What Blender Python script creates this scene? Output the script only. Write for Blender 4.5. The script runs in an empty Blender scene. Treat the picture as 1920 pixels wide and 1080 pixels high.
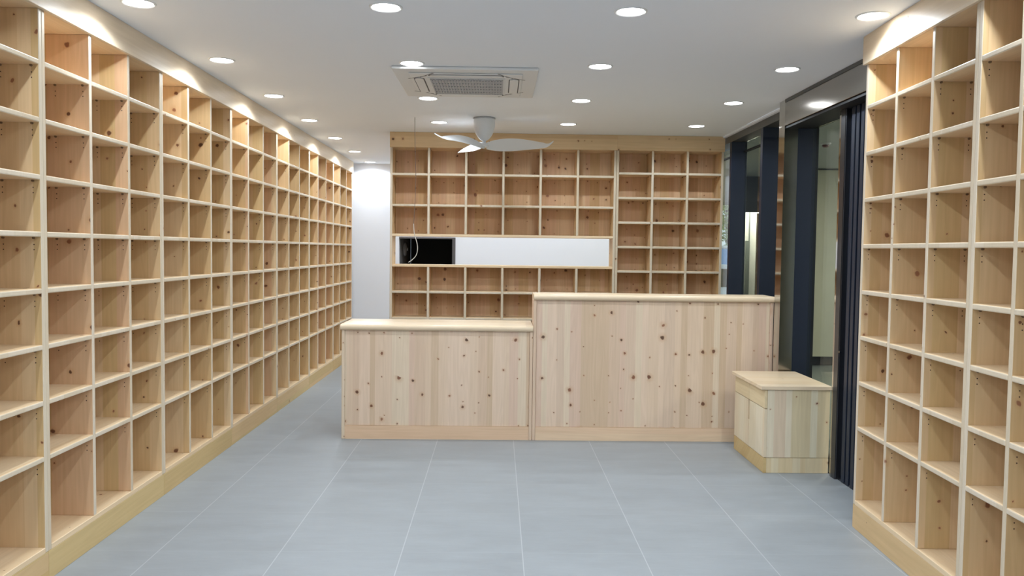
import bpy, bmesh, math, random
from mathutils import Vector, Matrix
R = math.radians
PI = math.pi
random.seed(7)
scene = bpy.context.scene
col = scene.collection

# ------------------------------------------------------------------ camera
F_PX, YAW, PIT, ROL, EYE = 1530.0, 0.0176, 0.0464, 0.0124, 1.507
cam_d = bpy.data.cameras.new('camera')
cam = bpy.data.objects.new('camera', cam_d)
col.objects.link(cam)
cam_d.sensor_width = 36.0
cam_d.lens = F_PX / 1920 * 36.0
cam_d.clip_end = 200
_fw0 = Vector((math.sin(YAW), math.cos(YAW), 0))
_ex = Vector((math.cos(YAW), -math.sin(YAW), 0))
_f = _fw0 * math.cos(PIT) - Vector((0, 0, 1)) * math.sin(PIT)
_up = _fw0 * math.sin(PIT) + Vector((0, 0, 1)) * math.cos(PIT)
_r = _ex * math.cos(ROL) + _up * math.sin(ROL)
_u = -(_ex * math.sin(ROL) - _up * math.cos(ROL))
M3 = Matrix((( _r.x, _u.x, -_f.x), (_r.y, _u.y, -_f.y), (_r.z, _u.z, -_f.z)))
cam.matrix_world = Matrix.Translation((0, 0, EYE)) @ M3.to_4x4()
scene.camera = cam

# ------------------------------------------------------------------ light and colour
scene.view_settings.view_transform = 'Standard'
scene.view_settings.look = 'None'
scene.view_settings.exposure = 0.0
scene.view_settings.gamma = 1.0
scene.view_settings.use_curve_mapping = False
LAMP_W = 24.3          # power of the beam under every downlight
LAMP = 22.0           # radiance of every downlight diffuser
world = bpy.data.worlds.new('daylight')
scene.world = world
world.use_nodes = True
wbg = world.node_tree.nodes['Background']
wbg.inputs[0].default_value = (0.72, 0.86, 1.0, 1)
wbg.inputs[1].default_value = 1.45

# ------------------------------------------------------------------ node helpers
class NT:
    def __init__(s, name):
        s.m = bpy.data.materials.new(name); s.m.use_nodes = True
        s.t = s.m.node_tree; s.n = s.t.nodes; s.l = s.t.links
        s.b = s.n['Principled BSDF']
    def put(s, sock, v):
        if isinstance(v, bpy.types.NodeSocket): s.l.new(v, sock)
        elif v is not None:
            if isinstance(v, (tuple, list)) and len(v) == 3 and sock.type == 'RGBA': v = (*v, 1)
            sock.default_value = v
    def math(s, op, a, b=None, c=None, clamp=False):
        n = s.n.new('ShaderNodeMath'); n.operation = op; n.use_clamp = clamp
        s.put(n.inputs[0], a)
        if b is not None: s.put(n.inputs[1], b)
        if c is not None: s.put(n.inputs[2], c)
        return n.outputs[0]
    def mix(s, f, a, b, mode='MIX'):
        n = s.n.new('ShaderNodeMix'); n.data_type = 'RGBA'; n.blend_type = mode
        s.put(n.inputs[0], f); s.put(n.inputs[6], a); s.put(n.inputs[7], b)
        return n.outputs[2]
    def vec(s, x, y, z):
        n = s.n.new('ShaderNodeCombineXYZ')
        for i, v in enumerate((x, y, z)): s.put(n.inputs[i], v)
        return n.outputs[0]
    def noise(s, v, scale, detail=3, rough=.5, dist=0):
        n = s.n.new('ShaderNodeTexNoise'); s.put(n.inputs['Vector'], v)
        n.inputs['Scale'].default_value = scale; n.inputs['Detail'].default_value = detail
        n.inputs['Roughness'].default_value = rough; n.inputs['Distortion'].default_value = dist
        return n.outputs[0]
    def ramp(s, f, stops, interp='LINEAR'):
        n = s.n.new('ShaderNodeValToRGB'); s.put(n.inputs[0], f)
        n.color_ramp.interpolation = interp
        e = n.color_ramp.elements
        while len(e) < len(stops): e.new(.5)
        for i, (p, c) in enumerate(stops):
            e[i].position = p; e[i].color = (*c, 1) if len(c) == 3 else c
        return n.outputs[0]
    def step(s, v, a, b):
        n = s.n.new('ShaderNodeMapRange'); n.interpolation_type = 'SMOOTHSTEP'
        s.put(n.inputs[0], v); n.inputs[1].default_value = a; n.inputs[2].default_value = b
        return n.outputs[0]
    def bump(s, h, strength=.1, dist=.002):
        n = s.n.new('ShaderNodeBump'); s.put(n.inputs['Height'], h)
        n.inputs['Strength'].default_value = strength; n.inputs['Distance'].default_value = dist
        s.l.new(n.outputs[0], s.b.inputs['Normal'])
    def coords(s, rnd=True):
        tc = s.n.new('ShaderNodeTexCoord'); sp = s.n.new('ShaderNodeSeparateXYZ')
        s.l.new(tc.outputs['Object'], sp.inputs[0])
        return sp.outputs[0], sp.outputs[1], sp.outputs[2]

def srgb(r, g, b):
    f = lambda c: (c/255/12.92) if c/255 <= .04045 else ((c/255+.055)/1.055)**2.4
    return (f(r), f(g), f(b))

def plain(name, c, rough=.5, metal=0.0, noise=.03, scale=4, spec=.5, bump=0):
    t = NT(name); b = t.b
    x, y, z = t.coords()
    n = t.noise(t.vec(x, y, z), scale, 4)
    k = t.math('MULTIPLY_ADD', n, noise*2, 1-noise)
    m = t.mix(1.0, c, t.vec(k, k, k), 'MULTIPLY')
    t.l.new(m, b.inputs['Base Color'])
    b.inputs['Roughness'].default_value = rough
    b.inputs['Metallic'].default_value = metal
    b.inputs['Specular IOR Level'].default_value = spec
    if bump: t.bump(t.noise(t.vec(x, y, z), 90, 2), bump, .001)
    return t.m

def wood(name, grain='z', stave=.085, tints=None, knots=.35, knot_size=1.0, rough=.5, grain_amt=.12, sat=1.0):
    """glued softwood board: staves of slightly different tint, fine grain, scattered knots"""
    t = NT(name); b = t.b
    x, y, z = t.coords()
    oi = t.n.new('ShaderNodeObjectInfo')
    rnd = oi.outputs['Random']
    if grain == 'z': a = t.math('ADD', x, y); g = z
    elif grain == 'x': a = t.math('ADD', y, z); g = x
    else: a = t.math('ADD', x, z); g = y
    a = t.math('MULTIPLY_ADD', rnd, 53.0, a)
    g = t.math('MULTIPLY_ADD', rnd, 31.7, g)
    # staves of uneven width
    wob = t.math('SINE', t.math('MULTIPLY', a, 41.0))
    sid = t.math('FLOOR', t.math('ADD', t.math('DIVIDE', a, stave), t.math('MULTIPLY', wob, .22)))
    wn = t.n.new('ShaderNodeTexWhiteNoise'); wn.noise_dimensions = '1D'
    t.l.new(sid, wn.inputs['W'])
    tints = tints or [srgb(226,200,166), srgb(218,190,152), srgb(222,188,156), srgb(230,208,176), srgb(212,184,142)]
    base = t.ramp(wn.outputs[0], [(i/len(tints), c) for i, c in enumerate(tints)], 'CONSTANT')
    base = t.mix(.2, base, tints[0])
    # grain
    so = t.math('MULTIPLY', sid, 3.7)
    n1 = t.noise(t.vec(t.math('MULTIPLY', a, 75), t.math('MULTIPLY', g, 1.6), so), 1, 3, .6)
    n2 = t.noise(t.vec(t.math('MULTIPLY', a, 9), t.math('MULTIPLY', g, .8), so), 1, 2)
    band = t.math('SINE', t.math('MULTIPLY', n2, 58))
    k = t.math('ADD', t.math('MULTIPLY_ADD', n1, grain_amt*1.6, 1-grain_amt*.8), t.math('MULTIPLY', band, grain_amt*.16))
    base = t.mix(1.0, base, t.vec(k, t.math('POWER', k, 1.15), t.math('POWER', k, 1.5)), 'MULTIPLY')
    # knots
    jx = t.noise(t.vec(t.math('MULTIPLY', a, 30), t.math('MULTIPLY', g, 30), 0.0), 1, 2)
    vx = t.math('ADD', t.math('MULTIPLY', a, 9.5), t.math('MULTIPLY', t.math('SUBTRACT', jx, .5), .16))
    vy = t.math('ADD', t.math('MULTIPLY', g, 9.5), t.math('MULTIPLY', t.math('SUBTRACT', jx, .5), -.22))
    vo = t.n.new('ShaderNodeTexVoronoi'); vo.voronoi_dimensions = '2D'; vo.inputs['Scale'].default_value = 1
    t.l.new(t.vec(vx, vy, 0.0), vo.inputs['Vector'])
    sc = t.n.new('ShaderNodeSeparateColor'); t.l.new(vo.outputs['Color'], sc.inputs[0])
    present = t.math('LESS_THAN', sc.outputs[0], knots)
    rr = t.math('MULTIPLY_ADD', t.math('POWER', sc.outputs[1], 3.0), .085*knot_size, .030*knot_size)
    rel = t.math('DIVIDE', vo.outputs['Distance'], rr)
    kn = t.math('SUBTRACT', 1.0, t.step(rel, .65, 1.25)); kn = t.math('MULTIPLY', kn, present)
    halo = t.math('SUBTRACT', 1.0, t.step(rel, .9, 3.2)); halo = t.math('MULTIPLY', t.math('MULTIPLY', halo, present), .38)
    kc = t.ramp(sc.outputs[2], [(0, srgb(74,44,26)), (.45, srgb(104,62,42)), (.8, srgb(140,88,62)), (1, srgb(150,104,78))])
    base = t.mix(halo, base, srgb(196,150,108))
    base = t.mix(t.math('MULTIPLY', kn, .92), base, kc)
    t.l.new(base, b.inputs['Base Color'])
    b.inputs['Roughness'].default_value = rough
    b.inputs['Specular IOR Level'].default_value = .35
    t.bump(n1, .08, .001)
    return t.m

# ------------------------------------------------------------------ materials
PALE = [srgb(232,212,184), srgb(228,204,172), srgb(226,198,170), srgb(236,218,192), srgb(222,200,162)]
SIDE = [srgb(214,182,139), srgb(204,171,124), srgb(213,174,138), srgb(220,192,152), srgb(203,172,122)]
BACK = [srgb(216,180,142), srgb(206,166,128), srgb(212,172,138), srgb(222,190,152), srgb(204,168,122)]
KICK = [srgb(206,178,126), srgb(202,168,114), srgb(212,178,132), srgb(200,170,118)]
PANEL = [srgb(222,196,170), srgb(214,186,160), srgb(218,188,166), srgb(224,204,178), srgb(208,180,150), srgb(216,190,166), srgb(226,200,176)]
W_UP = wood('wood_upright', 'z', .095, SIDE, .30, 1.15, .5, .14)
W_EDGE = wood('wood_front_edge', 'z', .2, [srgb(210,194,170), srgb(206,188,162), srgb(214,198,176)], .10, .8, .45, .06)  # greyer wood tint with the cool light on front edges put in
W_SH = wood('wood_shelf_board', 'x', .11, [srgb(230,202,164), srgb(226,196,156), srgb(232,206,170)], .05, .8, .45)
W_BACK = wood('wood_back_panel', 'z', .075, BACK, .62, 1.35, .55, .16)
W_FAS = wood('wood_fascia', 'x', .16, PALE, .06, .9, .4)
W_KICK = wood('wood_kickboard', 'x', .14, KICK, .06, .9, .5)
W_CNT = wood('wood_counter_panel', 'z', .062, PANEL, .36, 1.3, .45, .12)
W_TOP = wood('wood_counter_top', 'x', .12, [srgb(228,204,172), srgb(224,198,162), srgb(232,210,180)], .02, .8, .28, .10)
W_BOX = wood('wood_box_panel', 'z', .06, [srgb(226,210,182), srgb(230,216,190), srgb(222,198,170), srgb(228,218,190), srgb(218,200,160)], .40, 1.25, .45, .12)
W_DOOR = wood('wood_box_door', 'z', .07, [srgb(228,212,182), srgb(232,218,192), srgb(226,206,176)], .02, .7, .45, .08)
W_DRAW = wood('wood_box_drawer', 'y', .09, [srgb(226,204,164), srgb(222,198,156)], .02, .7, .45, .10)
M_DARK = plain('dark_hole', srgb(70,48,34), .8)
M_PIN = plain('shelf_pin', srgb(120,96,72), .5)
M_WALL = plain('white_wall_paint', srgb(232,234,240), .75, noise=.01, bump=.03)
M_CEIL = plain('white_ceiling_paint', srgb(240,242,246), .85, noise=.008, bump=.02)
M_WHITE = plain('white_plastic', srgb(226,226,224), .4, noise=.005)
M_GREYP = plain('grey_plastic', srgb(176,176,178), .5)
M_FAN = plain('fan_white_gloss', srgb(222,224,226), .28, noise=.005)
M_NAVY = plain('navy_aluminium', srgb(24,33,50), .42, .0)
M_BLACK = plain('black_rubber', srgb(18,18,20), .6)
M_UNLIT = plain('black_panel', srgb(12,12,13), .6)  # darkness of the unlit closet put into its wall colour
M_GFRAME = plain('grey_metal_frame', srgb(92,90,92), .45, .3)
M_GREYB = plain('grey_band_metal', srgb(96,96,94), .4, .5)
M_STEEL = plain('brushed_steel', srgb(170,166,160), .17, 1.0, noise=.02, scale=3)
M_MIRR = plain('polished_steel', srgb(200,198,194), .06, 1.0, noise=.0)
M_STEELD = plain('dark_steel', srgb(90,92,98), .28, .9)
M_CORD = plain('cable_dark', srgb(96,84,78), .6)
M_CORDW = plain('cable_pale', srgb(196,190,180), .5)
M_LOBW = plain('lobby_wall', srgb(196,194,172), .6, noise=.03)
M_LOBC = plain('lobby_ceiling', srgb(190,194,188), .7)
M_LOBD = plain('lobby_dark_wall', srgb(70,76,78), .5)
M_GROUND = plain('paving', srgb(150,150,146), .8, noise=.08)

def emission(name, c, s):
    t = NT(name); t.n.remove(t.b); e = t.n.new('ShaderNodeEmission')
    e.inputs[0].default_value = (*c, 1); e.inputs[1].default_value = s
    t.l.new(e.outputs[0], t.n['Material Output'].inputs[0]); return t.m
M_LAMP = emission('lamp_diffuser', (.95, .98, 1.0), LAMP)
M_LAMPL = emission('lobby_lamp_diffuser', (1, .96, .90), 60.0)

def glass_mat():
    t = NT('window_glass'); t.n.remove(t.b)
    tr = t.n.new('ShaderNodeBsdfTransparent'); tr.inputs[0].default_value = (.88, .91, .88, 1)
    gl = t.n.new('ShaderNodeBsdfGlossy'); gl.inputs['Roughness'].default_value = .02
    lw = t.n.new('ShaderNodeLayerWeight'); lw.inputs[0].default_value = .5
    fz = t.math('MULTIPLY_ADD', t.math('POWER', lw.outputs['Facing'], 5.0), .94, .03)
    mx = t.n.new('ShaderNodeMixShader')
    t.l.new(fz, mx.inputs[0]); t.l.new(tr.outputs[0], mx.inputs[1]); t.l.new(gl.outputs[0], mx.inputs[2])
    t.l.new(mx.outputs[0], t.n['Material Output'].inputs[0]); return t.m
M_GLASS = glass_mat()

def floor_mat():
    t = NT('floor_tile'); b = t.b
    x, y, z = t.coords()
    def joint(v, off, w):
        f = t.math('FRACT', t.math('DIVIDE', t.math('SUBTRACT', v, off-60), .6))
        d = t.math('MULTIPLY', t.math('MINIMUM', f, t.math('SUBTRACT', 1.0, f)), .6)
        return t.math('SUBTRACT', 1.0, t.step(d, w*.5, w)), t.math('FLOOR', t.math('DIVIDE', t.math('SUBTRACT', v, off-60), .6))
    jx, ix = joint(x, -1.6614, .0034)
    jy, iy = joint(y, 4.60, .0022)
    n = t.noise(t.vec(t.math('MULTIPLY', x, 2.2), t.math('MULTIPLY', y, 6.5), t.math('MULTIPLY_ADD', ix, 3.1, t.math('MULTIPLY', iy, 5.3))), 1.4, 5, .6)
    n2 = t.noise(t.vec(t.math('MULTIPLY', x, 12), t.math('MULTIPLY', y, 70), 0.0), 1, 3, .6)
    wn = t.n.new('ShaderNodeTexWhiteNoise'); wn.noise_dimensions = '2D'; t.l.new(t.vec(ix, iy, 0.0), wn.inputs['Vector'])
    k = t.math('ADD', t.math('MULTIPLY_ADD', n, .36, .82), t.math('MULTIPLY_ADD', n2, .10, -.05))
    k = t.math('ADD', k, t.math('MULTIPLY_ADD', wn.outputs[0], .04, -.02))
    c = t.mix(1.0, srgb(149,154,158), t.vec(k, k, k), 'MULTIPLY')
    j = t.math('MAXIMUM', jx, t.math('MULTIPLY', jy, .35))
    c = t.mix(t.math('MULTIPLY', j, .42), c, srgb(204,207,208))
    t.l.new(c, b.inputs['Base Color'])
    t.put(b.inputs['Roughness'], t.math('MULTIPLY_ADD', n, .2, .36))
    b.inputs['Specular IOR Level'].default_value = .45
    t.bump(n2, .05, .001)
    return t.m
M_FLOOR = floor_mat()

# ------------------------------------------------------------------ mesh helpers
class MB:
    def __init__(s): s.bm = bmesh.new()
    def box(s, x0, x1, y0, y1, z0, z1, bev=0, seg=1, mi=0, edges=None):
        bm = s.bm
        v = [bm.verts.new((x, y, z)) for x in (x0, x1) for y in (y0, y1) for z in (z0, z1)]
        F = [(0,1,3,2),(4,6,7,5),(0,4,5,1),(2,3,7,6),(0,2,6,4),(1,5,7,3)]
        fs = [bm.faces.new([v[i] for i in f]) for f in F]
        for f in fs: f.material_index = mi
        if bev:
            es = list({e for f in fs for e in f.edges})
            if edges: es = [e for e in es if edges((e.verts[0].co+e.verts[1].co)/2)]
            r = bmesh.ops.bevel(bm, geom=es, offset=bev, segments=seg, profile=.5, affect='EDGES')
            for f in r['faces']: f.material_index = mi
        return s
    def cyl(s, c, r, h, axis='z', n=24, r2=None, mi=0):
        r2 = r if r2 is None else r2
        m = Matrix.Translation(c)
        if axis == 'x': m = m @ Matrix.Rotation(PI/2, 4, 'Y')
        if axis == 'y': m = m @ Matrix.Rotation(-PI/2, 4, 'X')
        g = bmesh.ops.create_cone(s.bm, cap_ends=True, segments=n, radius1=r, radius2=r2, depth=h, matrix=m)
        for f in {f for v in g['verts'] for f in v.link_faces}: f.material_index = mi
        return s
    def lathe(s, prof, n=40, c=(0,0,0)):
        rings = []
        for r, z in prof:
            rings.append([s.bm.verts.new((c[0]+r*math.cos(2*PI*i/n), c[1]+r*math.sin(2*PI*i/n), c[2]+z)) for i in range(n)])
        for a, b_ in zip(rings, rings[1:]):
            for i in range(n):
                s.bm.faces.new((a[i], a[(i+1) % n], b_[(i+1) % n], b_[i]))
        if prof[0][0] > 0: s.bm.faces.new(rings[0][::-1])
        if prof[-1][0] > 0: s.bm.faces.new(rings[-1])
        return s
    def tube(s, pts, rad, n=8):
        pts = [Vector(p) for p in pts]; rings = []
        for i, p in enumerate(pts):
            d = (pts[min(i+1, len(pts)-1)] - pts[max(i-1, 0)]).normalized()
            a = d.orthogonal().normalized() if abs(d.z) < .9 else d.cross(Vector((1, 0, 0))).normalized()
            b_ = d.cross(a); r = rad(i/(len(pts)-1)) if callable(rad) else rad
            rings.append([s.bm.verts.new(p + a*r*math.cos(2*PI*k/n) + b_*r*math.sin(2*PI*k/n)) for k in range(n)])
        for A, B in zip(rings, rings[1:]):
            for k in range(n): s.bm.faces.new((A[k], A[(k+1) % n], B[(k+1) % n], B[k]))
        s.bm.faces.new(rings[0][::-1]); s.bm.faces.new(rings[-1]); return s
    def prism(s, poly, z0, z1, plane='xy'):
        f3 = {'xy': lambda a, b_, c: (a, b_, c), 'xz': lambda a, b_, c: (a, c, b_), 'yz': lambda a, b_, c: (c, a, b_)}[plane]
        A = [s.bm.verts.new(f3(p[0], p[1], z0)) for p in poly]; B = [s.bm.verts.new(f3(p[0], p[1], z1)) for p in poly]
        n = len(poly)
        for i in range(n): s.bm.faces.new((A[i], A[(i+1) % n], B[(i+1) % n], B[i]))
        s.bm.faces.new(A[::-1]); s.bm.faces.new(B); return s
    def build(s, name, mat, parent=None, loc=None, smooth=False, rot=None):
        bmesh.ops.recalc_face_normals(s.bm, faces=s.bm.faces)
        me = bpy.data.meshes.new(name); s.bm.to_mesh(me); s.bm.free()
        for m in (mat if isinstance(mat, (list, tuple)) else [mat]): me.materials.append(m)
        if smooth:
            for p in me.polygons: p.use_smooth = True
            me.set_sharp_from_angle(angle=R(40))
        o = bpy.data.objects.new(name, me); col.objects.link(o)
        if parent: o.parent = parent
        if loc: o.location = loc
        if rot: o.rotation_euler = rot
        return o

def tag(o, label=None, cat=None, group=None, kind=None):
    if label: o['label'] = label
    if cat: o['category'] = cat
    if group: o['group'] = group
    if kind: o['kind'] = kind
    return o
def empty(name, loc, rz=0, **k):
    o = bpy.data.objects.new(name, None); col.objects.link(o)
    o.location = loc; o.rotation_euler = (0, 0, rz); o.empty_display_size = .1
    return tag(o, **k)
def children(o): return [c for c in bpy.data.objects if c.parent == o]
def copy_tree(o, parent=None):
    c = o.copy(); col.objects.link(c)
    if parent: c.parent = parent
    for ch in children(o): copy_tree(ch, c)
    return c
def struct(name, mb, mat, parent=None, **k):
    o = mb.build(name, mat, parent)
    if parent is None: o['kind'] = 'structure'
    return o

CEIL = 2.682
XL, XR = -2.285, 2.305
YF, YB = -3.2, 11.45          # wall behind the camera, far wall of the aisle

# ------------------------------------------------------------------ room shell
struct('floor', MB().box(XL-.1, 2.46, YF-.1, YB+.1, -.1, 0), M_FLOOR)
struct('ceiling', MB().box(XL-.1, 2.262, YF-.1, YB+.1, CEIL, CEIL+.12), M_CEIL)
struct('wall_left', MB().box(XL-.1, XL, YF, YB, 0, CEIL), M_WALL)
hx0, hx1, hz0, hz1 = -1.385, -.597, 1.0, 1.672     # grey-framed hatch in the far wall, a dark closet behind it
struct('wall_back', MB().box(XL-.1, hx0, YB, YB+.1, 0, CEIL).box(hx1, 2.26, YB, YB+.1, 0, CEIL)
       .box(hx0, hx1, YB, YB+.1, 0, hz0).box(hx0, hx1, YB, YB+.1, hz1, CEIL), M_WALL)
struct('trim_1', MB().box(hx0, hx1, YB-.006, YB+.1, hz1-.022, hz1).box(hx1-.045, hx1, YB-.006, YB+.1, hz0, hz1-.022).box(hx0, hx1-.045, YB-.006, YB+.1, hz0, hz0+.02), M_GFRAME)
struct('wall_closet_side', MB().box(hx0-.06, hx0-.001, YB+.101, 13.0, .8, 2.0), plain('closet_grey', srgb(150,148,148), .6))
struct('wall_closet_back', MB().box(hx0, .0, 13.0, 13.05, .8, 2.0).box(-.05, .0, YB+.101, 13.0, .8, 2.0).box(hx0, -.05, YB+.101, 13.0, .8, .84).box(hx0, -.05, YB+.101, 13.0, 1.96, 2.0), M_UNLIT)
o = MB().lathe([(.001, 0), (.10, 0), (.105, .012), (.09, .03), (.04, .04), (.001, .042)], 32).lathe([(.001, .041), (.022, .045), (.022, .06), (.001, .06)], 16).build('wall_fitting', M_GREYP, None, (hx0+.001, 12.05, 1.50), True, (0, PI/2, 0))
tag(o, 'small grey round fitting on the closet side wall, seen through the dark hatch', 'wall fitting')
struct('wall_right', MB().box(XR, XR+.12, YF, 4.36, 0, CEIL+.1).box(2.262, XR, YF, 4.36, CEIL, CEIL+.1), M_WALL)
# wall behind the camera with two shop windows
front = MB()
front.box(XL, XR, YF-.1, YF, 0, .5).box(XL, XR, YF-.1, YF, 2.4, CEIL)
for a, b_ in ((XL, -2.0), (-.1, .1), (2.0, XR)): front.box(a, b_, YF-.1, YF, .5, 2.4)
struct('wall_front', front, M_WALL)
for a, b_ in ((-2.0, -.1), (.1, 2.0)):
    i = 5 if a < 0 else 6
    w = struct('window_%d' % i, MB().box(a, b_, YF-.09, YF-.04, .5, .55).box(a, b_, YF-.09, YF-.04, 2.35, 2.4).box(a, a+.05, YF-.09, YF-.04, .55, 2.35).box(b_-.05, b_, YF-.09, YF-.04, .55, 2.35), M_NAVY)
    MB().box(a+.05, b_-.05, YF-.07, YF-.06, .55, 2.35).build('pane', M_GLASS, w)
# ------------------------------------------------------------------ downlights
def downlight():
    r = empty('downlight', (0, 0, 0))
    MB().lathe([(.068, 0.0), (.068, -.003), (.074, -.006), (.080, -.004), (.082, 0.0)], 40).build('trim_ring', M_WHITE, r, smooth=True)
    MB().lathe([(.0669, -.0005), (.0669, -.0025), (.050, -.0040), (.02, -.0045), (.0005, -.0046)], 36).build('diffuser', M_LAMP, r, smooth=True)
    ld = bpy.data.lights.new('beam', 'SPOT'); ld.energy = LAMP_W; ld.color = (.82, .918, 1.0)
    ld.spot_size = R(158); ld.spot_blend = .34; ld.shadow_soft_size = .026
    lo = bpy.data.objects.new('beam', ld); col.objects.link(lo); lo.parent = r; lo.location = (0, 0, -.014)
    return r
LX, LY, LSX, LSY = -1.756, 4.044, 1.196, 1.194
colw = ['leftmost of four', 'second from the left', 'third from the left', 'rightmost of four']
roww = {0: 'round downlight at the photo\'s top edge, ', 1: 'round downlight level with the air conditioner\'s near edge, ', 2: 'round downlight level with the air conditioner\'s far edge, ', 3: 'round downlight in the row before the rear bookcases, '}
proto = downlight(); used = False
for j in range(-5, 4):
    for i in range(4):
        o = copy_tree(proto) if used else proto; used = True
        o.location = (LX+LSX*i, LY+LSY*j, CEIL)
        lab = (roww[j] if j in roww else 'round downlight in unseen row %s toward the shop front, ' % ['one','two','three','four','five'][-j-1]) + colw[i]
        tag(o, lab, 'ceiling light', 'round recessed downlights in the ceiling grid')
for j, w in ((4, 'first'), (5, 'middle'), (6, 'farthest')):
    for i in range(4):
        o = copy_tree(proto); o.location = (LX+LSX*i, LY+LSY*j, CEIL)
        lab = 'round downlight over the rear aisle by the left bookcases, %s of three' % w if i == 0 else 'round downlight hidden behind the rear bookcases, %s row, %s' % (w, colw[i])
        tag(o, lab, 'ceiling light', 'round recessed downlights in the ceiling grid')

# ------------------------------------------------------------------ bookcases
TH, DP = .024, .28
KZ, BZ, TOPZ = .130, .156, 2.529
ROWS = [1.5507 + k*.2493 for k in (3, 2, 1, 0, -1, -2, -3, -4)]
def bookcase(name, W, ncol, rows=ROWS, span=None, wall_panel=None, top_cap=2.60, pins=True):
    """open bookcase, local x = width, y = depth from the front, z up; span = (z_low, z_high) of an open pass-through"""
    r = empty(name, (0, 0, 0))
    inner = (W - TH*(ncol+1)) / ncol
    xs = [i*(inner+TH) for i in range(ncol+1)]          # left face of each upright
    def hole_rows(mb, xface, zs, nx):
        for z in zs:
            for yy in (.032, .165):
                for dz in (-.045, -.068):
                    mb.cyl((xface, yy, z+dz), .0028, .0012, 'x', 8, mi=1)
    for i, x in enumerate(xs):
        ends = i in (0, ncol)
        segs = [(KZ+.001 if ends else BZ, TOPZ)]
        if span and not ends: segs = [(BZ, span[0]-TH), (span[1]+TH, TOPZ)]
        for z0, z1 in segs:
            mb = MB().box(x, x+TH, 0, DP-.006, z0, z1, .0025)
            if ends: mb.box(x, x+TH, .0235, DP-.006, 0, z0-.0002)
            for fc in mb.bm.faces:
                if fc.calc_center_median().y < .003: fc.material_index = 2
            zz = [z for z in rows if z0 < z-.08 < z1]
            if i < ncol: hole_rows(mb, x+TH, zz, 1)
            if i > 0: hole_rows(mb, x, zz, -1)
            mb.build('side_panel' if ends else 'divider', [W_UP, M_DARK, W_EDGE], r)
    sh_me = None
    for i in range(ncol):
        for z in rows:
            if sh_me is None:
                s0 = MB().box(.0006, inner-.0006, .001, DP-.008, -TH/2, TH/2, .005, 2, edges=lambda c: c.y < .002 and abs(c.x-inner/2) < .01)
                for fc in s0.bm.faces:
                    if fc.calc_center_median().y < .004: fc.material_index = 1
                s0 = s0.build('shelf', [W_SH, W_EDGE], r)
                s0.location = (xs[i]+TH, 0, z)
                if pins:
                    for px in (.0035, inner-.0035):
                        for py in (.032, .165):
                            MB().cyl((px, py, -TH/2-.004), .0055, .0075, 'x', 10).build('shelf_pin', M_PIN, s0)
                sh_me = s0
            else:
                s = copy_tree(sh_me); s.location = (xs[i]+TH, 0, z)
    if span:
        for z in (span[0]-TH/2, span[1]+TH/2):
            MB().box(TH, W-TH, .0, DP-.006, z-TH/2, z+TH/2, .0025).build('long_shelf', W_SH, r)
    MB().box(TH, W-TH, .0, DP-.006, KZ, BZ, .002).build('bottom_board', W_SH, r)
    MB().box(0, W, .0, DP-.006, TOPZ, TOPZ+TH, .001).build('top_board', W_SH, r)
    MB().box(.0005, W-.0005, .0, .022, 0, KZ, .0015).build('kickboard', W_KICK, r)
    if span:
        MB().box(0, W, DP-.006, DP, .1, span[0]).build('back_panel', W_BACK, r)
        MB().box(0, W, DP-.006, DP, span[1], TOPZ+TH).build('back_panel', W_BACK, r)
    else:
        MB().box(0, W, DP-.006, DP, .1, TOPZ+TH).build('back_panel', W_BACK, r)
    return r

# left run: seven three-column units
C3 = .4217*3
Y0 = 3.642
ords = ['left run, nearest, cut off by the photo\'s edge', 'second unit of the left run from the camera', 'third unit of the left run from the camera', 'fourth unit of the left run from the camera',
        'fifth unit of the left run, beginning before the low counter', 'sixth unit of the left run, second from its far end', 'last and farthest unit of the left run']
p = bookcase('bookcase', C3-.001, 3)
# the kickboards of the long runs are flush with the fronts
for i in range(7):
    o = p if i == 0 else copy_tree(p)
    o.location = (-2.002, Y0 + (i-1)*C3, 0); o.rotation_euler = (0, 0, PI/2)
    tag(o, 'tall empty pine bookcase, ' + ords[i], 'bookcase', 'pine bookcases along the left wall')
f = MB().box(-2.27, -1.984, Y0-C3, Y0+6*C3, TOPZ+TH+.0005-.022, CEIL-.001, .002)
f = MB().box(-2.001, -1.984, Y0-C3, Y0+6*C3, TOPZ, CEIL-.0005, .0015).box(-2.02, -2.0015, Y0-C3, Y0+6*C3, TOPZ+TH+.001, CEIL-.0005)
tag(f.build('fascia_board', wood('wood_long_fascia', 'y', .16, PALE, .06, .9, .4)), 'long pale wooden fascia board above the left bookcases, under the ceiling', 'fascia board', 'fascia boards under the ceiling')

# right run, turned a little from the room's axis
TR = math.atan(.045)
def rpt(s, d=0):      # point at distance s along the run from its far end, d behind the front plane
    return (1.980 - s*math.sin(TR) + d*math.cos(TR), 4.425 - s*math.cos(TR) - d*math.sin(TR), 0)
o = bookcase('bookcase', 1.124, 3)
o.location = rpt(0); o.rotation_euler = (0, 0, -PI/2-TR)
tag(o, 'tall empty pine bookcase on the right, three columns, next to the dark door frame', 'bookcase', 'pine bookcases on the right side')
o = bookcase('bookcase', .90, 3)
o.location = rpt(1.1255); o.rotation_euler = (0, 0, -PI/2-TR)
tag(o, 'tall empty pine bookcase with narrow columns, cut off by the photo\'s right edge', 'bookcase', 'pine bookcases on the right side')
o = MB().box(-.012, 2.03, -.018, -.001, TOPZ, CEIL-.0005, .0015).box(-.012, 2.03, 0, .02, TOPZ+TH+.001, CEIL-.0005).build('fascia_board', W_FAS)
o.location = rpt(0); o.rotation_euler = (0, 0, -PI/2-TR)
tag(o, 'pale wooden fascia board above the right bookcases, end shown beside the steel header', 'fascia board', 'fascia boards under the ceiling')

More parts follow.
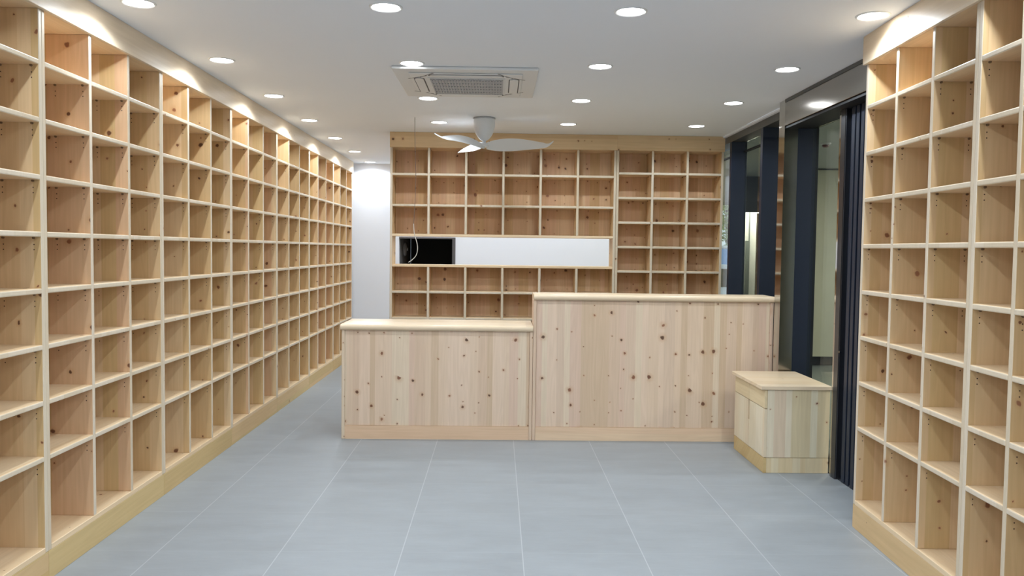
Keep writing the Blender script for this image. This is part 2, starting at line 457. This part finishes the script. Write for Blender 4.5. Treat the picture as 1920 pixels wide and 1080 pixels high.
W_FASR = wood('wood_rear_fascia', 'x', .16, [srgb(222,190,146), srgb(216,184,142), srgb(226,196,154)], .30, 1.2, .45)
# rear wall: six-column bookcase with a long opening, and a three-column one beside it
ROWS_R = [2.261, 1.949, 1.068, .800, .532]
o = bookcase('bookcase', 2.29, 6, ROWS_R, (1.349, 1.636), pins=False)
o.location = (-1.099, 8.307, 0)
tag(o, 'wide pine bookcase on the rear wall, six columns with a long white opening', 'bookcase', 'pine bookcases on the rear wall')
o = bookcase('bookcase', 1.090, 3)
o.location = (1.194, 8.307, 0)
tag(o, 'narrow pine bookcase on the rear wall, three columns, right of the long opening', 'bookcase', 'pine bookcases on the rear wall')
o = MB().box(-1.101, 1.195, 8.289, 8.3065, TOPZ, CEIL-.0005, .0015).box(-1.101, 1.195, 8.3075, 8.33, TOPZ+TH+.001, CEIL-.0005).box(-1.101, -1.080, 8.331, 8.60, TOPZ+TH+.001, CEIL-.0005).build('fascia_board', W_FASR)
tag(o, 'knotty wooden fascia board above the wide rear bookcase', 'fascia board', 'fascia boards under the ceiling')
o = MB().box(1.1955, 2.288, 8.289, 8.3065, TOPZ, CEIL-.0005, .0015).box(1.1955, 2.26, 8.3075, 8.33, TOPZ+TH+.001, CEIL-.0005).build('fascia_board', W_FASR)
tag(o, 'knotty wooden fascia board above the three-column rear bookcase', 'fascia board', 'fascia boards under the ceiling')

# ------------------------------------------------------------------ counters
def counter(name, x0, x1, ztop, depth, label):
    r = empty(name, ((x0+x1)/2, 6.40, 0), label=label, cat='counter')
    L = (x1-x0)/2; y0 = .012; T = .045
    MB().box(-L+.026, L-.026, y0+.010, y0+.030, .108, ztop-T, .001).build('front_panel', W_CNT, r)
    for s in (-1, 1):
        xa = s*L; xb = s*(L-.025)
        MB().box(min(xa, xb), max(xa, xb), y0-.002, y0+depth-.03, 0, ztop-T, .003).build('side_panel', W_CNT, r)
    MB().box(-L+.0255, L-.0255, y0+.001, y0+.022, 0, .107, .001).build('plinth', W_FASK, r)
    # top board with a half-round front nosing
    prof = [(y0-.018+.0225*(1-math.cos(a)), ztop-T/2+(-T/2)*math.cos(PI/2+a) * -1) for a in []]
    pts = []
    for k in range(9):
        a = PI/2 + PI*k/8
        pts.append((y0-.006+.0225*math.cos(a)*.9, ztop-T/2+.0225*math.sin(a)))
    pts += [(y0+depth, ztop-T), (y0+depth, ztop)]
    mb = MB(); mb.prism(pts, -L-(.006 if x0 < 0 else -.001), L+(.006 if x0 > 0 else 0), 'yz'); mb.build('counter_top', W_TOP, r, smooth=True)
    MB().box(-L+.026, L-.026, y0+.04, y0+depth+.18, ztop-.22, ztop-.195, .002).build('inner_shelf', W_SH, r)
    return r
W_FASK = wood('wood_counter_plinth', 'x', .12, [srgb(226,194,162), srgb(222,188,156), srgb(228,200,168)], .05, .9, .45)
counter('low_counter', -1.222, .283, .911, .50, 'lower section of the knotty pine counter, left of the taller one')
counter('tall_counter', .285, 2.188, 1.163, .29, 'taller section of the knotty pine counter, in front of the rear bookcases')

# ------------------------------------------------------------------ small cabinet by the door
def cabinet():
    X0, X1, Ya, Yb = 1.835, 2.284, 5.505, 6.20
    r = empty('small_cabinet', ((X0+X1)/2, (Ya+Yb)/2, 0), label='small low pine cabinet with two drawers and two doors, standing by the glass door', cat='cabinet')
    w, d = (X1-X0)/2, (Yb-Ya)/2
    MB().box(-w+.02, w, -d, -d+.02, .108, .575, .001).box(-w+.02, w, d-.02, d, .108, .575).box(w-.02, w, -d+.02, d-.02, .108, .575).box(-w+.02, w-.02, -d+.02, d-.02, .108, .125).build('body', W_BOX, r)
    MB().box(-w, -w+.02, -d, d, .001, .105, .001).build('plinth', W_KICK, r)
    MB().box(-w+.0205, w, -d, -d+.02, .001, .105, .001).build('plinth', W_BOX2, r)
    # drawers and doors on the face that looks into the room
    for a, b_ in ((-d, -.0015), (.0015, d)):
        MB().box(-w, -w+.019, a+.001, b_-.001, .447, .573, .0015).build('drawer_front', W_DRAW, r)
        # door with a notch cut as a finger grip at its upper inner corner
        if a < 0: poly = [(a+.001, .109), (b_-.001, .109), (b_-.001, .30), (b_-.016, .30), (b_-.016, .443), (a+.001, .443)]
        else: poly = [(b_-.001, .109), (b_-.001, .443), (a+.016, .443), (a+.016, .30), (a+.001, .30), (a+.001, .109)]
        MB().prism(poly, -w, -w+.019, 'yz').build('door', W_DOOR, r)
    MB().box(-w+.0195, -w+.022, -.03, .03, .28, .45).build('grip_recess', W_KICK, r)
    MB().box(-w-.03, w+.01, -d-.012, d+.0, .577, .602, .002).build('top', W_TOP, r)
W_BOX2 = wood('wood_box_plinth', 'z', .05, [srgb(222,200,160), srgb(226,208,172), srgb(216,192,148), srgb(228,212,180)], .12, .9, .5)
cabinet()

# ------------------------------------------------------------------ window wall and steel door portal
def window(name, y0, y1, mull_near, x_g=2.425):
    """fixed bay: glass between y0 and y1, deep mullion at its near end"""
    w = struct(name, MB().box(2.29, 2.445, y0-.06, y0, 0, 2.60, .002), M_NAVY)
    MB().box(x_g, x_g+.012, y0+.0005, y1-.0605, .08, 2.50).build('pane', M_GLASS, w)
    MB().box(2.29, 2.445, y0+.0005, y1-.0605, 0, .08).build('sill', M_NAVY, w)
    MB().box(x_g-.012, x_g+.02, y0+.0005, y1-.0605, 2.50, 2.515).build('glazing_bar', M_BLACK, w)
    MB().box(x_g, x_g+.012, y0+.0005, y1-.0605, 2.5155, 2.60).build('top_pane', M_GLASS, w)
    return w
window('window_1', 8.12, 9.36, True)
window('window_2', 7.167, 8.12, True)
window('window_3', 6.44, 7.167, True)
struct('trim_2', MB().box(2.2925, 2.445, 6.378, 9.30, 2.601, CEIL, .001), M_GREYB)
struct('trim_3', MB().box(2.2625, 2.292, 6.378, 8.28, 2.664, CEIL, .001), M_CEIL)
# portal
far = MB().box(2.182, 2.285, 6.25, 6.377, 0, CEIL-.001, .001)
portal = empty('door_1', (2.3, 5.4, 0)); portal['kind'] = 'structure'
def ppart(name, mb, m, smooth=False):
    o = mb.build(name, m, portal); o.matrix_parent_inverse = Matrix.Translation((-2.3, -5.4, 0)); return o
ppart('far_jamb', MB().box(2.1835, 2.283, 6.25, 6.377, 0, CEIL-.001), M_STEEL)
ppart('jamb_strip', MB().box(2.180, 2.183, 6.251, 6.377, 0, CEIL-.002), M_MIRR)
ppart('jamb_post', MB().box(2.284, 2.425, 6.25, 6.375, 0, 2.47), M_NAVY)
ppart('gasket', MB().box(2.4255, 2.445, 6.25, 6.375, 0, 2.47), M_BLACK)
ppart('header', MB().box(2.178, 2.44, 4.38, 6.249, 2.481, 2.655, .0015), M_STEEL)
ppart('header_cap', MB().box(2.175, 2.44, 4.38, 6.249, 2.657, CEIL-.001, .001), M_GREYB)
ppart('header_seal', MB().box(2.19, 2.42, 4.38, 6.249, 2.462, 2.480), M_BLACK)  # black bar stands in for the shadowed gap under the header
ppart('near_jamb', MB().box(2.275, 2.335, 5.362, 5.45, 0, 2.461, .002), M_STEELD)
ppart('near_strip', MB().box(2.270, 2.2745, 5.43, 5.452, 0, 2.461), M_MIRR)
ppart('near_facing', MB().box(2.270, 2.2745, 5.364, 5.4295, 0, 2.461), M_STEELD)
nj = MB().box(2.31, 2.44, 4.9, 5.361, 0, 2.461)
for k, ya in enumerate((5.30, 5.235, 5.165)): nj.box(2.285, 2.309, ya-.045, ya, 0, 2.461, .003)
nj.box(2.296, 2.3095, 4.45, 5.11, 0, 2.461)
ppart('rail_post', nj, M_NAVY)
ppart('lock_button', MB().cyl((2.273, 5.345, .86), .007, .012, 'x', 16), M_MIRR)
ppart('threshold', MB().box(2.290, 2.44, 4.9, 6.249, .0005, .012), M_STEELD)
ppart('door_glass', MB().box(2.395, 2.407, 5.47, 6.24, .06, 2.46), M_GLASS)
ppart('door_bottom_rail', MB().box(2.39, 2.412, 5.47, 6.24, .013, .06), M_STEELD)

# ------------------------------------------------------------------ air-conditioning cassette
def cassette():
    r = empty('air_conditioner', (-.225, 5.785, CEIL), label='square white ceiling cassette air conditioner between the two middle lines of lights', cat='air conditioner')
    h = .475; z = -.028
    MB().box(-h, h, -h, h, z+.008, -.0005, .006, 2).box(-h+.10, h-.10, -h+.10, h-.10, z, z+.0075, .004, 2).build('panel', M_WHITE, r)
    g = MB().box(-.245, .245, -.245, .245, z-.006, z-.0045)
    for k in range(25): x = -.24+.02*k; g.box(x-.0045, x+.0045, -.243, .243, z-.011, z-.0055)
    for k in range(5): y = -.2+.1*k; g.box(-.243, .243, y-.002, y+.002, z-.0095, z-.0055)
    g.build('grille', M_GREYP, r)
    MB().box(-.26, .26, -.26, .26, z-.0044, z-.0003, .001).build('grille_frame', M_WHITE, r)
    def slot(mb, cx, cy, L, W, zz, t):
        n = 12; outer = []
        for s in (1, -1):
            for k in range(n+1):
                a = -PI/2 + PI*k/n if s == 1 else PI/2 + PI*k/n
                outer.append((s*(L/2-W/2)+math.cos(a)*W/2, math.sin(a)*W/2))
        return [(cx+u, cy+v) for u, v in outer]
    for k in range(4):
        a = k*PI/2
        pts = slot(None, 0, -.320, .50, .072, 0, 0); pin = slot(None, 0, -.320, .486, .058, 0, 0)
        rot = lambda P: [(x*math.cos(a)-y*math.sin(a), x*math.sin(a)+y*math.cos(a)) for x, y in P]
        MB().prism(rot(pts), z-.0012, z-.0003).build('slot', M_DARKG, r)
        MB().prism(rot(pin), z-.006, z-.0013).build('louver', M_WHITE, r)
        # mitred seam at each corner
        c1 = rot([(.26, -.31), (.268, -.31), (.395, -.215), (.39, -.209)])
        MB().prism(c1, z-.0010, z-.0002).build('corner_seam', M_DARKG, r)
        c2 = rot([(-.26, -.31), (-.39, -.209), (-.395, -.215), (-.268, -.31)])
        MB().prism(c2, z-.0010, z-.0002).build('corner_seam', M_DARKG, r)
        c = rot([(.30, -.235)])[0]
        MB().cyl((c[0], c[1], z-.001), .008, .002, 'z', 14).build('screw_cap', M_GREYP, r)
M_DARKG = plain('dark_grey_gap', srgb(84,80,76), .6)
cassette()

# ------------------------------------------------------------------ ceiling fan
def fan():
    r = empty('ceiling_fan', (-.136, 7.342, CEIL), label='white three-bladed ceiling fan with bullet-shaped housing, hanging before the rear bookcases', cat='ceiling fan')
    MB().lathe([(.098, -.0005), (.1, -.003), (.1, -.010), (.094, -.013)], 48).build('ceiling_plate', M_GREYP, r, smooth=True)
    prof = [(.093, -.0135), (.096, -.03), (.0965, -.055), (.094, -.085), (.087, -.115), (.076, -.143), (.061, -.168), (.044, -.187), (.028, -.199), (.018, -.204)]
    MB().lathe(prof, 48).build('housing', M_FAN, r, smooth=True)
    MB().lathe([(.016, -.203), (.016, -.222), (.03, -.226), (.045, -.234), (.048, -.246), (.04, -.258), (.018, -.263)], 32).build('hub', M_FAN, r, smooth=True)
    for k in range(3):
        th = R(-6 + 120*k)
        mb = MB(); rings = []
        N = 28
        for i in range(N+1):
            t = i/N; rad = .02 + .60*t
            ch = .045 + .115*math.sin(PI*min(1, t*1.25)**.8)*(1 if t < .8 else 1)
            ch = max(.012, (.05+.105*math.sin(PI*min(1.0, (t+.02))**.75)) * (1-.72*max(0, t-.86)/.14))
            pitch = R(46 - 20*t)
            zc = -.250 + .016*math.sin(PI*t) + .034*max(0, (t-.90)/.10)**1.5
            sweep = .03*math.sin(PI*t) - .05*max(0, (t-.8)/.2)**2
            thk = .0055*(1-.6*t)
            ring = []
            for q in range(12):
                a = 2*PI*q/12
                cx = math.cos(a)*ch/2; cz = math.sin(a)*thk + .006*(1-(2*cx/ch)**2)
                # chord runs along the tangent; its leading edge dips
                tx = cx*math.cos(pitch) + cz*math.sin(pitch) + sweep
                tz = -cx*math.sin(pitch) + cz*math.cos(pitch)
                ring.append(mb.bm.verts.new((rad*math.cos(th) - tx*math.sin(th), rad*math.sin(th) + tx*math.cos(th), zc+tz)))
            rings.append(ring)
        for A, B in zip(rings, rings[1:]):
            for q in range(12): mb.bm.faces.new((A[q], A[(q+1) % 12], B[(q+1) % 12], B[q]))
        mb.bm.faces.new(rings[0][::-1]); mb.bm.faces.new(rings[-1])
        mb.build('blade', M_FAN, r, smooth=True)
fan()

# ------------------------------------------------------------------ dangling cable
r = empty('hanging_cable', (-.757, 7.371, CEIL), label='thin loose cable hanging from the ceiling before the wide rear bookcase', cat='cable')
P = [(0, 0, 0), (.003, 0, -.25), (.012, 0, -.5), (.006, .004, -.75), (-.006, .002, -.95)]
def smoothp(P, n=8):
    out = []
    P = [Vector(p) for p in P]
    for i in range(len(P)-1):
        p0 = P[max(i-1, 0)]; p1 = P[i]; p2 = P[i+1]; p3 = P[min(i+2, len(P)-1)]
        for k in range(n):
            t = k/n
            out.append(.5*((2*p1)+(-p0+p2)*t+(2*p0-5*p1+4*p2-p3)*t*t+(-p0+3*p1-3*p2+p3)*t**3))
    out.append(P[-1]); return out
MB().tube(smoothp(P), .0022, 8).build('cable', M_CORD, r, smooth=True)
P2 = [(-.006, .002, -.949), (.002, 0, -1.04), (.026, -.004, -1.12), (.032, -.006, -1.18), (.018, -.004, -1.235), (-.018, 0, -1.275), (-.05, .004, -1.297)]
tag(MB().tube(smoothp(P2), .0036, 8).build('cable_end', M_CORDW, r, smooth=True), 'pale stripped end of the cable')

# ------------------------------------------------------------------ lobby beyond the glass
LC = 2.65
struct('floor_lobby', MB().box(2.461, 6.4, -1, 12.3, -.1, -.005), plain('lobby_floor', srgb(128,134,130), .35, noise=.12, scale=3))
struct('ceiling_lobby', MB().box(2.446, 6.4, -1, 12.3, LC, LC+.1), M_LOBC)
struct('wall_lobby_far', MB().box(2.50, 3.55, 12.2, 12.3, 2.26, LC).box(3.55, 3.69, 12.2, 12.3, 0, LC).box(3.69, 4.12, 12.2, 12.3, 2.12, LC).box(4.12, 6.4, 12.2, 12.3, 0, LC).box(2.27, 2.50, 12.2, 12.3, 0, LC), M_LOBD)
struct('wall_lobby_side', MB().box(6.3, 6.4, -1, 12.2, 0, LC), M_LOBW)
struct('wall_lobby_near', MB().box(2.45, 6.3, -1.1, -1, 0, LC), M_LOBW)
struct('wall_outer', MB().box(2.27, 2.44, 9.302, 12.2, 0, LC), M_LOBW)
struct('trim_4', MB().box(2.5, 3.55, 12.15, 12.199, 2.22, 2.26), M_BLACK)
# lit doorway at the far end
struct('wall_passage', MB().box(3.66, 4.4, 12.85, 12.9, 0, 2.5).box(3.64, 3.66, 12.3, 12.84, 0, 2.5).box(4.4, 4.45, 12.3, 12.9, 0, 2.5).box(3.64, 4.45, 12.3, 12.9, 2.5, 2.55).box(3.64, 4.45, 12.3, 12.9, -.1, -.005), plain('passage_wall', srgb(232,232,222), .6))
o = MB().box(3.75, 4.15, 12.42, 12.72, 2.47, 2.4995, .003).build('passage_lamp', M_LAMPL); tag(o, 'bright square ceiling lamp in the passage beyond the lobby', 'ceiling light')
struct('trim_5', MB().box(3.90, 3.955, 12.82, 12.849, 0, 1.70, .002).box(3.955, 3.97, 12.83, 12.849, 0, 2.2), plain('grey_green_panel', srgb(120,126,118), .5))
dr = struct('door_2', MB().box(3.86, 4.1, 12.14, 12.18, .01, 2.1, .002), plain('brown_door', srgb(110,92,70), .5))
MB().box(3.885, 3.90, 12.11, 12.139, .95, 1.15, .002).build('door_handle', M_WHITE, dr)
# storage block facing the shop
b4 = empty('lobby_cabinet', (5.2, 11.2, 0), label='pale green full-height cabinet wall beyond the glass door', cat='cabinet')
mb = MB()
for k in range(4): mb.box(-.96+.5*k, -.96+.5*(k+1)-.006, -.3, .3, .12, LC-.02, .003)
mb.build('door_panel', M_LOBW, b4)
MB().box(-.94, 1.02, -.24, .3, 0, .119).build('recessed_base', M_BLACK, b4)
o = empty('smoke_detector', (3.361, 8.411, LC), label='small round smoke detector on the lobby ceiling beyond the glass', cat='smoke detector')
MB().lathe([(.055, -.0005), (.055, -.012), (.045, -.02)], 28).build('base', M_WHITE, o, smooth=True)
MB().lathe([(.034, -.0205), (.034, -.035), (.022, -.045), (.0005, -.047)], 28).build('sensor_head', plain('detector_red_brown', srgb(120,70,60), .4), o, smooth=True)
for k, (x, y) in enumerate(((4.6, 4.0), (4.6, 8.4))):
    o = MB().box(x-.3, x+.3, y-.3, y+.3, LC-.02, LC-.0005, .003).build('lobby_lamp', M_LAMPL)  # added glowing square, no known source, to brighten the dim lobby
    tag(o, ['square ceiling lamp in the near part of the lobby', 'square ceiling lamp in the far part of the lobby'][k], 'ceiling light')

# ------------------------------------------------------------------ outdoors seen through the narrow slot
struct('ground', MB().box(-6, 30, 12.31, 60, -.25, -.15), M_GROUND)
def tree(x, y, h, label):
    r = empty('tree', (x, y, -.15), label=label, cat='tree', group='trees behind the parked vehicles')
    MB().tube([(0, 0, 0), (.05, .02, h*.3), (-.04, .05, h*.55), (.02, 0, h*.8)], lambda t: .14*(1-.75*t), 10).build('trunk', plain('bark', srgb(96,80,64), .9), r, smooth=True)
    mb = MB()
    for k in range(4500):
        a = random.uniform(0, 2*PI); u = random.uniform(-1, 1); q = random.random()**.35
        rr = h*.36*q*(.8+.3*math.sin(a*3+u*4))
        c = Vector((rr*math.sqrt(1-u*u)*math.cos(a), rr*math.sqrt(1-u*u)*math.sin(a), h*.62+u*h*.38*q))
        d1 = Vector((random.gauss(0, 1), random.gauss(0, 1), random.gauss(0, 1))).normalized(); d2 = d1.orthogonal().normalized()
        s = random.uniform(.07, .14)
        vs = [mb.bm.verts.new(c + d1*s*p + d2*s*.5*w) for p, w in ((-1, 0), (0, 1), (1, 0), (0, -1))]
        mb.bm.faces.new(vs)
    mb.build('foliage', M_LEAF, r)
t = NT('leaves'); x, y, z = t.coords()
n = t.noise(t.vec(x, y, z), 3.5, 4)
t.l.new(t.ramp(n, [(.3, srgb(112,140,92)), (.55, srgb(164,186,120)), (.75, srgb(208,216,168))]), t.b.inputs['Base Color']); t.b.inputs['Roughness'].default_value = .6
M_LEAF = t.m
tree(7.9, 28, 6.5, 'green leafy tree outdoors, seen through the gap right of the rear bookcases')
tree(14.5, 30, 6.0, 'green leafy tree outdoors farther right, behind the dark window mullion')
def vehicle(name, x, y, rz, L, W, H, prof, win, body, roof, label):
    r = empty(name, (x, y, -.15), rz, label=label, cat='vehicle')
    MB().prism(prof, -W/2, W/2, 'xz').build('body', body, r)
    for s in (-1, 1):
        MB().prism(win, s*(W/2+.001), s*(W/2+.012), 'xz').build('side_window', M_BLACK, r)
        for wx in (-L*.32, L*.32):
            w = MB().cyl((wx, s*(W/2-.06), .32), .32, .2, 'y', 28).build('wheel', M_BLACK, r)
            MB().cyl((wx, s*(W/2+.045), .32), .19, .012, 'y', 20).build('hubcap', M_GREYP, w)
    if roof: MB().box(-L*.46, L*.30, -W/2+.02, W/2-.02, H, H+.10, .03).build('roof_box', M_WHITE, r)
M_BLUE = plain('blue_paint', srgb(126,170,222), .3); M_CARW = plain('white_paint', srgb(236,238,240), .25)
vehicle('van', 6.3, 22.5, 0, 4.6, 1.8, 1.75, [(-2.3, .3), (2.3, .3), (2.3, .9), (1.9, 1.05), (1.45, 1.75), (-2.3, 1.75)], [(.3, 1.05), (1.65, 1.05), (1.3, 1.6), (.3, 1.6)], M_BLUE, True, 'blue van with a white roof parked outdoors, behind the white car')
vehicle('car', 4.9, 18.3, 0, 4.3, 1.7, 1.4, [(-2.15, .28), (2.15, .28), (2.15, .70), (1.3, .86), (.6, 1.38), (-1.1, 1.42), (-1.9, .95), (-2.15, .9)], [(-1.3, .92), (1.0, .92), (.5, 1.3), (-1.0, 1.33)], M_CARW, False, 'white car parked outdoors, seen through the gap right of the rear bookcases')
